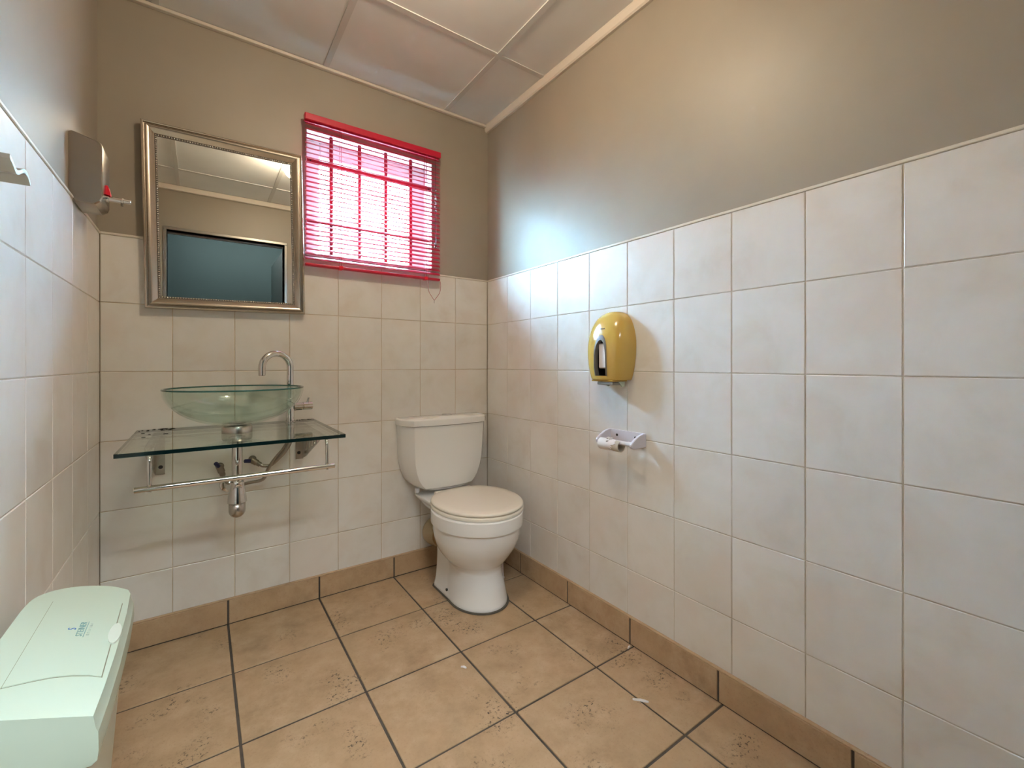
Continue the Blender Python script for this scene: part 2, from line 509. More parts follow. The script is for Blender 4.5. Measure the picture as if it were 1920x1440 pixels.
# ------------------------------------------------------------------ venetian blind
BX0, BX1, BY = -.955, -.314, -.034
bl = thing('venetian_blind', 'crimson slatted venetian blind hanging over the window', 'blind', (-.635, BY, 1.48))
adopt(bl, obj('headrail', bx(BX0-.003, BX1+.003, BY-.016, BY+.016, 2.112, 2.142, bev=.003), M['headrail']))
def slat_mesh():
    a, w, cam_ = math.radians(36), .0130, .0018
    pro = []
    for k in range(5):
        s = -1+k*.5
        y, z = s*w, cam_*(1-s*s)
        pro.append((y*math.cos(a)-z*math.sin(a), y*math.sin(a)+z*math.cos(a)))
    pro += [(y, z-.0006) for y, z in reversed(pro)]
    bm = bmesh.new(); prism(bm, pro, 'X', (BX0-BX1)/2, (BX1-BX0)/2)
    return bm
s0 = obj('slat', slat_mesh(), M['red'], bl, smooth=True, auto=40)
n_sl = 29
for k in range(n_sl):
    o = s0 if k == 0 else s0.copy()
    if k: COL.objects.link(o)
    z = 2.100-k*.0209
    o.location = Vector(((BX0+BX1)/2, BY, z))-bl.location
    o.rotation_euler = (random.uniform(-.03, .03), random.uniform(-.001, .001), 0)
adopt(bl, obj('bottom_rail', bx(BX0, BX1, BY-.013, BY+.013, 1.479, 1.491, bev=.004, seg=2), M['headrail'], smooth=True, auto=50))
for x in (-.806, -.392):
    b1 = bmesh.new()
    for dy in (-.0128, .0128): tube(b1, [(x, BY+dy, 2.112), (x, BY+dy, 1.49)], .0011, 6)
    adopt(bl, obj('ladder_cord', b1, M['red']))
    adopt(bl, obj('cord_clip', bx(x-.009, x+.009, BY-.0145, BY+.0145, 1.477, 1.493, bev=.002), M['red_plastic']))
wand = obj('tilt_wand', tube(bmesh.new(), [(-.345, BY-.02, 2.11), (-.347, BY-.024, 1.66)], .0032, 8), M['clear'], smooth=True)
adopt(bl, wand)
o = obj('wand_tip', lathe(bmesh.new(), [(.003, 0), (.0065, -.012), (.0075, -.03), (.006, -.032)], (-.347, BY-.024, 1.672), 12), M['clear'], smooth=True); o.parent = wand; o.data.transform(Matrix.Translation(-bl.location))
adopt(bl, obj('cord_tassel', lathe(bmesh.new(), [(.003, 0), (.006, -.008), (.0065, -.026), (.005, -.028)], (-.378, BY-.024, 1.676), 12), M['clear'], smooth=True))
adopt(bl, obj('tassel_cord', tube(bmesh.new(), [(-.378, BY-.024, 2.11), (-.378, BY-.024, 1.675)], .0009, 6), M['clear']))
loop = smoothpath([(-.381, BY-.012, 1.50), (-.380, BY-.005, 1.45), (-.372, BY, 1.42), (-.352, BY, 1.390), (-.343, BY, 1.380), (-.335, BY, 1.388), (-.315, BY, 1.415), (-.307, BY, 1.445), (-.311, BY-.004, 1.478)], 6)
cl = obj('cord_loop', tube(bmesh.new(), loop, .0011, 6), M['red'], smooth=True); adopt(bl, cl)
o = obj('cord_knot', lathe(bmesh.new(), [(.0005, .004), (.0028, .001), (.0022, -.014), (.0005, -.016)], (-.343, BY, 1.378), 8), M['clear']); o.parent = cl; o.data.transform(Matrix.Translation(-bl.location))

# ------------------------------------------------------------------ mirror
MX0, MX1, MZ0, MZ1 = -1.5, -.959, 1.262, 1.952
mc = Vector(((MX0+MX1)/2, 0, (MZ0+MZ1)/2))
mi = thing('wall_mirror', 'rectangular mirror in a beaded champagne silver frame above the basin', 'mirror', (mc.x, -.001, mc.z), rot=(0, -.019, 0))
hw, hh = (MX1-MX0)/2, (MZ1-MZ0)/2
prof = [(0, 0), (0, .024), (.0015, .028), (.005, .029), (.0075, .027), (.0085, .021), (.0115, .0205), (.0125, .026), (.016, .0295), (.021, .0290), (.025, .0265), (.0345, .0175), (.0385, .0150), (.0385, 0)]
for sx, sz in ((1, 0), (-1, 0), (0, 1), (0, -1)):
    r = [[], []]
    for k, e in enumerate((-1, 1)):
        for d_, y in prof:
            if sx: p = (sx*(hw-d_), -y, e*(hh-d_))
            else: p = (e*(hw-d_), -y, sz*(hh-d_))
            r[k].append(p)
    obj('frame_rail', loft(bmesh.new(), r), M['frame'], mi, smooth=True, auto=28)
bm = bmesh.new()
inn = .0425
def bead(x, z):
    bmesh.ops.create_icosphere(bm, subdivisions=1, radius=.0034, matrix=Matrix.Translation((x, -.0135, z)))
pt = .0079
nx, nz = int(2*(hw-inn)/pt), int(2*(hh-inn)/pt)
for k in range(nx+1):
    x = -(hw-inn)+k*2*(hw-inn)/nx
    bead(x, hh-inn); bead(x, -(hh-inn))
for k in range(1, nz):
    z = -(hh-inn)+k*2*(hh-inn)/nz
    bead(hw-inn, z); bead(-(hw-inn), z)
obj('bead_trim', bm, M['bead'], mi, smooth=True, kind='stuff')
bm = bmesh.new(); a = .0386; b_ = .0465
for x0, x1, z0, z1 in ((-hw+a, hw-a, hh-b_, hh-a), (-hw+a, hw-a, -hh+a, -hh+b_), (-hw+a, -hw+b_, -hh+b_, hh-b_), (hw-b_, hw-a, -hh+b_, hh-b_)):
    box(bm, x0, x1, -.0105, 0, z0, z1)
obj('inner_lip', bm, M['dark_grey'], mi)
obj('mirror_glass', bx(-hw+.046, hw-.046, -.009, -.002, -hh+.046, hh-.046), M['mirror'], mi)

# ------------------------------------------------------------------ glass wash shelf on brackets with towel rail
sh = thing('glass_shelf', 'rectangular clear glass wash shelf on slotted brackets with a chrome towel rail', 'shelf', (-1.213, 0, .66))
SX0, SX1, SYF, SZT = -1.518, -.913, -.535, .807
bm = bx(SX0, SX1, SYF, -.004, SZT-.0135, SZT, bev=.0012)
bm.faces.ensure_lookup_table()
for f in bm.faces: f.material_index = 0 if abs(f.normal.z) > .5 else 1
gt = obj('glass_top', bm, [M['shelf'], M['shelf_edge']]); adopt(sh, gt)
bm = bmesh.new()
rs = random.Random(3)
def speck(x, y, z, r):
    n = 7; ring = []
    for k in range(n):
        t = 2*math.pi*k/n; q = r*rs.uniform(.5, 1.2)
        ring.append((x+q*math.cos(t)*1.3, y+q*math.sin(t)*.8))
    prism(bm, ring, 'Z', z, z+.0009)
for _ in range(26): speck(SX0+rs.uniform(.01, .11), -rs.uniform(.008, .06)**1.0, SZT+.0002, rs.uniform(.0015, .005))
for _ in range(22): speck(SX1-rs.uniform(.004, .09), -rs.uniform(.008, .03), SZT+.0002, rs.uniform(.0012, .0035))
for x, y, r in ((-1.425, -.17, .007), (-1.48, -.23, .005), (-1.47, -.16, .004), (-1.49, -.12, .005)): speck(x, y, SZT+.0002, r)
o = obj('mould_specks', bm, M['grime'], kind='stuff'); adopt(sh, o)
def bracket(xp, side):
    """gusset plate in the YZ plane at xp with slots, wall foot to one side"""
    zt = SZT-.0138
    bm = bmesh.new()
    out = [(-.0005, zt), (-.0005, .640), (-.012, .634), (-.03, .640), (-.345, zt-.030), (-.36, zt-.020), (-.36, zt)]
    # plate with slotted holes: strips between the slots
    slots = [(-.085, .040), (-.145, .034), (-.20, .028), (-.252, .021), (-.30, .014)]
    lower = lambda y: .640+(.030+y)*((zt-.030)-.640)/(-.315) if y < -.03 else .636
    edges = []
    prev = -.0005
    tk = .003
    for yc, hgt in slots:
        w = .010
        y1, y2 = yc+w, yc-w
        prism(bm, [(prev, zt), (prev, lower(prev)), (y1, lower(y1)), (y1, zt)], 'X', xp-tk/2, xp+tk/2)
        zc = (zt+lower(yc))/2
        prism(bm, [(y1, zt), (y1, zc+hgt), (yc, zc+hgt+.006), (y2, zc+hgt), (y2, zt)], 'X', xp-tk/2, xp+tk/2)
        prism(bm, [(y1, zc-hgt), (y1, lower(y1)), (y2, lower(y2)), (y2, zc-hgt), (yc, zc-hgt-.006)], 'X', xp-tk/2, xp+tk/2)
        prev = y2
    prism(bm, [(prev, zt), (prev, lower(prev)), (-.345, zt-.028), (-.36, zt-.018), (-.36, zt)], 'X', xp-tk/2, xp+tk/2)
    a, b = sorted((xp, xp-side*.030))
    box(bm, a, b, -.0035, -.0005, .634, zt)         # wall foot
    a, b = sorted((xp, xp-side*.022))
    box(bm, a, b, -.355, -.01, zt-.003, zt)      # top flange
    o = obj('bracket', bm, M['steel']); adopt(sh, o)
    h = obj('screw_hole', lathe(bmesh.new(), [(.007, -.0045), (.007, -.003)], (xp-side*.017, 0, .662), 14, 'Y'), M['black'])
    adopt(sh, h); h.parent = o
    c = obj('clamp_disc', lathe(bmesh.new(), [(.010, SZT-.0136), (.010, SZT-.017)], (xp-side*.011, -.10, 0), 14), M['black'])
    adopt(sh, c); c.parent = o
bracket(-1.466, -1); bracket(-.957, 1)
RY, RZ = -.415, .676
for xa in (-1.4515, -.9475):
    path = smoothpath([(xa, -.33, SZT-.026), (xa, -.375, SZT-.026), (xa, -.402, SZT-.036), (xa, -.414, SZT-.060), (xa, RY, RZ+.004)], 6)
    adopt(sh, obj('rail_arm', tube(bmesh.new(), path, .0062, 12), M['chrome'], smooth=True))
    adopt(sh, obj('rail_nut', lathe(bmesh.new(), [(.005, -.011), (.005, -.008)], (xa, RY, RZ), 10), M['chrome']))
rail = lathe(bmesh.new(), [(.0075, -1.488), (.009, -1.4865), (.009, -.9225), (.0075, -.921)], (0, RY, RZ), 20, 'X')
adopt(sh, obj('towel_rail', rail, M['chrome'], smooth=True, auto=40))

# ------------------------------------------------------------------ vessel basin
BC = Vector((-1.2195, -.275, 0))
ba = thing('vessel_basin', 'round green tinted glass bowl basin standing on the glass shelf', 'basin', (BC.x, BC.y, SZT))
def arc(r0, z0, r1, z1, n, p=2.0):
    """superelliptic bowl side from the foot (r0, z0) to the rim (r1, z1)"""
    out = []
    for k in range(n+1):
        t = k/n*math.pi/2
        out.append((r0+(r1-r0)*math.sin(t)**(2/p), z1-(z1-z0)*math.cos(t)**(2/p)))
    return out
bz, rz = .833, .962
outer = [(.012, bz)] + [(.214*math.sqrt(1-(1-t)**2)**1.03, bz+(rz-bz)*t) for t in [.018+.982*(i/20)**1.6 for i in range(21)]]
inner = [(r-.007*(.4+.6*(z-bz)/(rz-bz)) if r > .03 else r, z+.007*(1-(z-bz)/(rz-bz))) for r, z in outer]
bm = lathe(bmesh.new(), outer + [(.2145, rz+.003), (.2135, rz+.005), (.2085, rz+.005), (.2075, rz+.003)] + inner[::-1], (BC.x, BC.y, 0), 72, cap=False)
bm.normal_update()
for f in bm.faces:
    f.material_index = 1 if f.calc_center_median().z > rz+.0012 else 0
bowl = obj('bowl', bm, [M['glass'], M['glass_rim']], smooth=True); adopt(ba, bowl)
ring = lathe(bmesh.new(), [(.030, SZT+.0005), (.047, SZT+.0005), (.047, SZT+.020), (.044, SZT+.025), (.030, SZT+.027)], (BC.x, BC.y, 0), 40)
adopt(ba, obj('base_ring', ring, M['steel'], smooth=True, auto=40))
dr = lathe(bmesh.new(), [(.006, bz+.012), (.030, bz+.010), (.033, bz+.0085), (.03, bz+.007)], (BC.x, BC.y, 0), 28)
adopt(ba, obj('drain_plug', dr, M['chrome'], smooth=True, auto=40))

# ------------------------------------------------------------------ bottle trap under it
tr = thing('bottle_trap', 'chrome bottle trap hanging below the glass basin', 'trap', (BC.x, BC.y, .505))
TZ = SZT-.0138
adopt(tr, obj('tail_pipe', lathe(bmesh.new(), [(.026, TZ), (.026, TZ-.004), (.0165, TZ-.006), (.0165, .60)], (BC.x, BC.y, 0), 24), M['chrome'], smooth=True, auto=40))
adopt(tr, obj('lock_nut', lathe(bmesh.new(), [(.019, .634), (.022, .630), (.022, .620), (.020, .617)], (BC.x, BC.y, 0), 24), M['chrome'], smooth=True, auto=40))
adopt(tr, obj('trap_collar', lathe(bmesh.new(), [(.021, .619), (.024, .612), (.030, .567), (.031, .560), (.026, .558)], (BC.x, BC.y, 0), 32), M['chrome'], smooth=True, auto=40))
cup = [(.026, .562)] + [(.026*math.cos(t), .530-.026*math.sin(t)) for t in [math.pi/2*k/8 for k in range(8)]] + [(.003, .504)]
adopt(tr, obj('trap_cup', lathe(bmesh.new(), cup, (BC.x, BC.y, 0), 32), M['steel'], smooth=True))
op = smoothpath([(BC.x, BC.y+.02, .596), (BC.x-.004, -.20, .592), (BC.x-.012, -.10, .575), (BC.x-.014, -.003, .565)], 6)
adopt(tr, obj('outlet_pipe', tube(bmesh.new(), op, .0165, 16), M['chrome'], smooth=True))
adopt(tr, obj('wall_flange', lathe(bmesh.new(), [(.032, -.0005), (.030, -.006), (.020, -.010)], (BC.x-.014, 0, .565), 24, 'Y'), M['chrome'], smooth=True, auto=40))

# ------------------------------------------------------------------ tap
FX, FY = -1.022, -.095
fa = thing('mixer_tap', 'tall chrome gooseneck mixer tap on the glass shelf beside the basin', 'tap', (FX, FY, SZT))
bm = lathe(bmesh.new(), [(.020, SZT+.0004), (.020, SZT+.004), (.0165, SZT+.006), (.0165, SZT+.098), (.0145, SZT+.102), (.0125, SZT+.103)], (FX, FY, 0), 28)
adopt(fa, obj('body', bm, M['chrome'], smooth=True, auto=40))
dv = Vector((-.93, -.37, 0)); R = .0575
pts = [Vector((FX, FY, SZT+.10)), Vector((FX, FY, 1.0)), Vector((FX, FY, 1.035))]
for k in range(1, 13):
    t = math.pi*k/12
    pts.append(Vector((FX, FY, 1.035))+dv*R*(1-math.cos(t))+Vector((0, 0, R*math.sin(t))))
pts.append(pts[-1]+Vector((0, 0, -.03)))
bm = tube(bmesh.new(), smoothpath(pts, 3), .0132, 18)
sp = obj('spout', bm, M['chrome'], smooth=True, auto=50); adopt(fa, sp)
e = pts[-1]
o = obj('aerator', lathe(bmesh.new(), [(.0105, -.0015), (.0105, .001)], e, 16), M['dark_grey']); adopt(fa, o); o.parent = sp
hd = Vector((.985, .17, 0)); h0 = Vector((FX, FY, .873))
bm = tube(bmesh.new(), [h0+hd*.012, h0+hd*.046, h0+hd*.047, h0+hd*.049, h0+hd*.050, h0+hd*.086], [.0175, .0175, .0145, .0145, .0175, .0170], 22)
hn = obj('handle', bm, M['chrome'], smooth=True, auto=40); adopt(fa, hn)
lv = tube(bmesh.new(), [h0+hd*.068+Vector((0, 0, .012)), h0+hd*.074+Vector((0, -.004, .035))], .0045, 12)
o = obj('lever', lv, M['chrome'], smooth=True, auto=50); adopt(fa, o); o.parent = hn

# ------------------------------------------------------------------ stop valves and hoses
def valve(x, z, out, label, hdir):
    v = thing('stop_valve', label, 'valve', (x, -.0005, z), 'stop valves under the basin')
    hv = Vector(out)
    c = Vector((x, -.045, z))
    adopt(v, obj('wall_stub', lathe(bmesh.new(), [(.015, -.0008), (.014, -.004), (.009, -.005), (.009, -.045)], (x, 0, z), 14, 'Y'), M['brass'], smooth=True, auto=40))
    adopt(v, obj('valve_body', tube(bmesh.new(), [c-hv*.012, c-hv*.010, c+hv*.016, c+hv*.017, c+hv*.030], [.009, .0125, .0125, .010, .010], 12), M['brass'], smooth=True, auto=40))
    hh_ = Vector(hdir)
    adopt(v, obj('valve_handle', tube(bmesh.new(), [c+hh_*.010, c+hh_*.014, c+hh_*.034, c+hh_*.036], [.006, .0085, .0075, .005], 8), M['blue'], smooth=True, auto=40))
    return c+hv*.028
a1 = valve(-1.263, .640, (.30, -.10, -.95), 'tarnished stop valve with a blue handle left of the chrome trap', (-.45, -.5, .74))
a2 = valve(-1.150, .655, (.80, -.15, -.58), 'tarnished stop valve with a blue handle right of the chrome trap', (-.93, -.3, .15))
tap_in = Vector((FX, FY, SZT-.017))
h1 = smoothpath([a1, (-1.238, -.055, .580), (-1.205, -.035, .562), (-1.165, -.050, .570), (-1.118, -.065, .580), (-1.100, -.07, .620), (-1.076, -.075, .660), (-1.045, -.082, .700), (-1.024, -.090, .745), tap_in+Vector((-.008, 0, 0))], 6)
h2 = smoothpath([a2, (-1.115, -.055, .632), (-1.088, -.062, .634), (-1.062, -.090, .665), (-1.040, -.105, .695), (-1.020, -.104, .735), tap_in+Vector((.008, 0, 0))], 6)
tag(obj('flexible_hose', tube(bmesh.new(), h1, .0066, 10), M['braid'], smooth=True), 'braided supply hose looping low from the left stop valve behind the chrome trap', 'hose', 'braided hoses under the basin')
tag(obj('flexible_hose', tube(bmesh.new(), h2, .0066, 10), M['braid'], smooth=True), 'short braided supply hose from the right stop valve up to the tap', 'hose', 'braided hoses under the basin')

# ------------------------------------------------------------------ toilet
TX = -.302
to = thing('toilet', 'white close coupled toilet with closed ivory lid in the tiled corner', 'toilet', (TX, -.35, 0))
def lerp_tab(tab, z):
    """monotone cubic through the rows (z, values...)"""
    n = len(tab)
    if z <= tab[0][0]: return tab[0][1:]
    if z >= tab[-1][0]: return tab[-1][1:]
    i = max(k for k in range(n-1) if tab[k][0] <= z)
    h = tab[i+1][0]-tab[i][0]; t = (z-tab[i][0])/h
    out = []
    for c in range(1, len(tab[0])):
        sl = lambda k: (tab[k+1][c]-tab[k][c])/(tab[k+1][0]-tab[k][0])
        def m(k):
            if k == 0 or k == n-1: return sl(min(k, n-2))
            a_, b_ = sl(k-1), sl(k)
            return 0 if a_*b_ <= 0 else 2*a_*b_/(a_+b_)
        y0, y1, m0, m1 = tab[i][c], tab[i+1][c], m(i)*h, m(i+1)*h
        out.append((2*t**3-3*t*t+1)*y0+(t**3-2*t*t+t)*m0+(-2*t**3+3*t*t)*y1+(t**3-t*t)*m1)
    return tuple(out)
# z, a (half width), yf (front), yc (widest), wr (rear half width), yb (rear)
tab = [(0, .124, -.556, -.40, .122, -.175), (.012, .124, -.556, -.40, .122, -.175), (.03, .121, -.552, -.40, .117, -.175), (.08, .112, -.540, -.40, .104, -.165), (.13, .1035, -.524, -.40, .096, -.155),
       (.148, .1045, -.522, -.398, .094, -.152), (.165, .113, -.526, -.396, .093, -.15), (.185, .132, -.540, -.395, .093, -.149), (.21, .1525, -.558, -.395, .0935, -.146), (.25, .1735, -.585, -.395, .095, -.14),
       (.29, .1845, -.602, -.395, .098, -.135), (.325, .188, -.609, -.395, .104, -.125), (.3455, .189, -.611, -.395, .112, -.10), (.3475, .199, -.622, -.395, .116, -.09),
       (.375, .200, -.624, -.395, .135, -.05), (.400, .200, -.624, -.395, .150, -.018), (.404, .197, -.621, -.395, .148, -.018)]
def bowl_ring(a, yf, yc, wr, yb, z, n=44):
    half = []
    bB = yb+.02
    for k in range(n+1):
        s = (1-math.cos(math.pi*k/n))/2
        y = yb+(yf-yb)*s
        if y < yc: e = a*math.sqrt(max(0, 1-((y-yc)/(yf-yc))**2))
        else:
            q = (y-yc)/(.235)
            e = a*math.sqrt(max(0, 1-q*q)) if q < 1 else 0
        # rear body: constant width, rounded end, fading out towards the front
        t = (y-yb)/(-.03) if y > yb-.03 else 1
        rr = wr*math.sqrt(max(0, 1-(1-min(1, t))**2)) if y > yb-.03 else wr
        fr = (y-yc+.05)/.10
        fr = max(0, min(1, fr))
        rr *= fr*fr*(3-2*fr)
        half.append((max(e, rr), y))
    if half[0][0] < .004: half[0] = (.004, yb)
    half[-1] = (.0025, yf)
    return [(TX-w, y, z) for w, y in half] + [(TX+w, y, z) for w, y in reversed(half)]
zs = sorted(set([t[0] for t in tab] + [i*.404/80 for i in range(81)]))
bm = loft(bmesh.new(), [bowl_ring(*lerp_tab(tab, z), z) for z in zs])
pan = obj('pan', bm, M['china'], smooth=True, auto=33); adopt(to, pan)
o = obj('fixing_hole', lathe(bmesh.new(), [(.006, 0), (.006, -.006)], (TX-.116, -.33, .035), 10, 'X'), M['rubber']); adopt(to, o); o.parent = pan
bm = bmesh.new()
ang = bowl_ring(.131, -.565, -.40, .127, -.168, 0.0)
loft(bm, [[(x, y, .0005) for x, y, z in ang], [(TX+(x-TX)*.985, y, .006) for x, y, z in ang]])
adopt(to, obj('base_seal', bm, M['seal'], smooth=True, auto=40))
# seat and lid
def oval(z, s=1.0, n=64, grow=0.):
    """egg outline: flat-ish back"""
    yc, a, f_, b_ = -.385, .199, .232, .222
    out = []
    for k in range(n):
        t = 2*math.pi*k/n
        c, q = math.cos(t), math.sin(t)
        pw = 1.0 if q < 0 else .84
        x = (a+grow)*s*(abs(c)**(1 if q < 0 else .9))*(1 if c >= 0 else -1)
        y = ((f_ if q < 0 else b_)+grow)*s*(abs(q)**pw)*(1 if q >= 0 else -1)
        out.append((TX+.008+x, yc+y, z))
    return out
seat = loft(bmesh.new(), [oval(.4045, .97), oval(.4055, .99), oval(.411, 1.0), oval(.418, 1.0), oval(.4212, .985)])
adopt(to, obj('seat', seat, M['seat'], smooth=True, auto=50))
lidm = loft(bmesh.new(), [oval(.4235, .965), oval(.4245, .985), oval(.430, .995), oval(.4350, .985), oval(.4385, .95), oval(.4402, .80), oval(.4410, .4), oval(.4412, .05)])
adopt(to, obj('seat_lid', lidm, M['seat'], smooth=True, auto=60))
for sx in (-1, 1):
    adopt(to, obj('hinge', lathe(bmesh.new(), [(.012, -.022), (.013, -.02), (.013, .02), (.012, .022)], (TX+sx*.075, -.163, .420), 14, 'X'), M['seat'], smooth=True, auto=40))
# cistern
def cis_ring(w, d, z, n=10):
    p = [(-w, -.004), (-w, -.045*d/.16), (-w*.985, -.075*d/.16), (-w*.90, -.118*d/.16), (-w*.83, -.137*d/.16)]
    for k in range(1, n):
        s = -.83+1.66*k/n
        p.append((s*w, -d+(.023*d/.16)*(abs(s)/.83)**2.2))
    p += [(-x, y) for x, y in p[:5][::-1]]
    return [(TX+x, y, z) for x, y in p]
rings = []
ctab = [(.428, .118), (.432, .134), (.442, .154), (.46, .175), (.485, .194), (.52, .209), (.57, .221), (.63, .225), (.70, .228), (.748, .230)]
for z, w in ctab:
    rings.append(cis_ring(w, .145+.016*(z-.43)/.32 - (.012 if z < .435 else 0), z))
ci = obj('cistern', loft(bmesh.new(), rings), M['china_cream'], smooth=True, auto=24); adopt(to, ci)
def lid_ring(w, d, z0, dome):
    return [(x, y, z0+dome*(1-((x-TX)/w)**2*.9)) for x, y, z in cis_ring(w, d, 0)]
lr = [cis_ring(.228, .158, .7495), cis_ring(.236, .168, .751), cis_ring(.237, .169, .768), lid_ring(.236, .168, .777, .002), lid_ring(.229, .160, .783, .004), lid_ring(.16, .115, .786, .007)]
lr = [r_ if i < 5 else [((x-TX)+TX, y-.012, z) for x, y, z in r_] for i, r_ in enumerate(lr)]
cl_ = obj('cistern_lid', loft(bmesh.new(), lr), M['china_cream'], smooth=True, auto=35); adopt(to, cl_)
fb = lathe(bmesh.new(), [(.027, .790), (.027, .7945), (.024, .796), (.021, .7945), (.004, .795)], (TX+.012, -.075, 0), 28)
o = obj('flush_button', fb, M['chrome'], smooth=True, auto=40); adopt(to, o); o.parent = cl_
o = obj('inlet_nut', lathe(bmesh.new(), [(.008, .415), (.011, .417), (.011, .436)], (TX-.15, -.07, 0), 10), M['white_plastic']); adopt(to, o)
# waste pipe to the wall
wp = lathe(bmesh.new(), [(.070, -.0006), (.072, -.02), (.064, -.045), (.067, -.06), (.060, -.075), (.060, -.09)], (TX-.022, 0, .185), 28, 'Y')
adopt(to, obj('pan_connector', wp, M['pvc'], smooth=True))
wp = lathe(bmesh.new(), [(.060, -.088), (.056, -.10), (.056, -.17)], (TX-.018, 0, .185), 24, 'Y')
adopt(to, obj('waste_spigot', wp, M['pvc_brown'], smooth=True))

# white brush holder half hidden behind the pan
bh = thing('brush_holder', 'small lilac white plastic cup on the floor half hidden behind the toilet pedestal', 'cup', (-.133, -.312, 0))
adopt(bh, obj('cup', lathe(bmesh.new(), [(.030, .0008), (.032, .003), (.029, .010), (.0255, .10), (.0275, .102), (.0275, .106), (.021, .106), (.020, .02)], (-.133, -.312, 0), 28), M['lilac'], smooth=True, auto=40))
adopt(bh, obj('rim', lathe(bmesh.new(), [(.026, .0985), (.029, .0995), (.029, .1045), (.026, .1055)], (-.133, -.312, 0), 28), M['white_plastic'], smooth=True, auto=40))

# ------------------------------------------------------------------ yellow tissue dispenser on the right wall
DYC = -.950
di = thing('tissue_dispenser', 'mustard yellow egg shaped tissue dispenser on the right tiled wall', 'dispenser', (0, DYC, .985))
dt = [(.990, .074, .090), (.994, .077, .093), (1.02, .085, .097), (1.05, .0915, .100), (1.09, .0965, .100), (1.13, .0975, .096), (1.165, .093, .088), (1.20, .083, .075), (1.225, .069, .060), (1.242, .050, .043), (1.250, .030, .030)]
def d_ring(z, hw_, dp, off=0.):
    n = 28; out = []
    for k in range(n+1):
        t = math.pi*k/n
        c, s = math.cos(t), math.sin(t)
        out.append((-.0015-(dp-off)*abs(s)**.62, DYC+(hw_-off)*abs(c)**.80*(1 if c >= 0 else -1), z))
    return out
zs = [.990, .994]+[1.0+i*.0125 for i in range(20)]+[1.2465, 1.250]
def dtab(z): return lerp_tab(dt, z)
bm = loft(bmesh.new(), [d_ring(z, *dtab(z)) for z in zs])
shell = obj('shell', bm, M['yellow'], smooth=True)
DSC = DYC-.008
def arch(hw_, z0, z1, n=14, top=.075):
    out = [(-hw_*.92, z0), (-hw_*1.02, z0+.03), (-hw_, z1-top)]
    for k in range(1, n):
        t = math.pi*k/n
        out.append((-hw_*math.cos(t), z1-top+top*math.sin(t)**.9))
    out += [(hw_, z1-top), (hw_*1.02, z0+.03), (hw_*.92, z0)]
    return [(DSC-y, z) for y, z in out]
cut = obj('cutter', prism(bmesh.new(), arch(.0285, 1.006, 1.146), 'X', -.16, -.045), M['black'])
md = shell.modifiers.new('b', 'BOOLEAN'); md.object = cut; md.operation = 'DIFFERENCE'; md.solver = 'EXACT'
bpy.context.view_layer.update()
dg = bpy.context.evaluated_depsgraph_get()
nm = bpy.data.meshes.new_from_object(shell.evaluated_get(dg))
shell.modifiers.clear(); shell.data = nm
nm.materials.clear(); nm.materials.append(M['yellow']); nm.materials.append(M['black'])
for p in nm.polygons:
    p.use_smooth = True
    c = p.center
    p.material_index = 1 if (abs(c.y-DSC) < .030 and 1.004 < c.z < 1.153 and abs(p.normal.x) < .3 and c.x < -.04) or (abs(c.x+.045) < .002 and abs(p.normal.x) > .9) else 0
nm.set_sharp_from_angle(angle=math.radians(38))
bpy.data.objects.remove(cut)
adopt(di, shell)
# grey surround following the front, white paper edge, keystone, bottom lip and cutter jaw
def front_x(y, z):
    hw_, dp = dtab(z)
    c = min(1, (abs(y-DYC)/hw_)**(1/.80))
    s = math.sqrt(max(0, 1-c*c))
    return -.0015-dp*s**.62
o_, i_ = arch(.0315, 1.003, 1.160), arch(.0265, 1.008, 1.141)
bm = bmesh.new()
ra = [[(front_x(y, z)-.0012, y, z) for y, z in o_], [(front_x(y, z)-.0022, y, z) for y, z in i_], [(front_x(y, z)+.018, y, z) for y, z in i_]]
loft(bm, ra, caps=False, closed=False)
adopt(di, obj('window_surround', bm, M['dark_grey'], smooth=True, auto=40))
pa = lathe(bmesh.new(), [(.0555, -.038), (.0555, .038)], (0, 0, 0), 36, 'Y')
pa.verts.ensure_lookup_table()
o = obj('paper_roll', bx(-.0885, -.048, DSC-.0255, DSC+.019, 1.034, 1.128, bev=.004), M['paper']); adopt(di, o); bpy.data.meshes.remove(bpy.data.meshes.new('x')); pa.free()
adopt(di, obj('bottom_lip', bx(-.086, -.004, DYC-.058, DYC+.050, .984, .9895, bev=.002), M['yellow']))
jaw = obj('tear_jaw', bx(-.086, -.018, DYC-.058, DYC+.020, .972, .983, bev=.002), M['dark_grey']); adopt(di, jaw)
for y in (DYC-.056, DYC+.016):
    o = obj('jaw_guide', prism(bmesh.new(), [(-.02, .984), (-.022, .966), (-.032, .964), (-.055, .984)], 'Y', y-.003, y+.003), M['bin']); adopt(di, o); o.parent = jaw
bm = bmesh.new()
for k, (dy, hgt) in enumerate(((.009, .005), (.004, .007), (-.001, .005), (-.006, .005), (-.010, .004))):
    y = DYC+dy-.006; z = 1.183
    x = front_x(y, z)
    box(bm, x-.0012, x+.002, y-.0014, y+.0014, z-hgt/2, z+hgt/2)
adopt(di, obj('worn_logo', bm, M['ink_grey']))

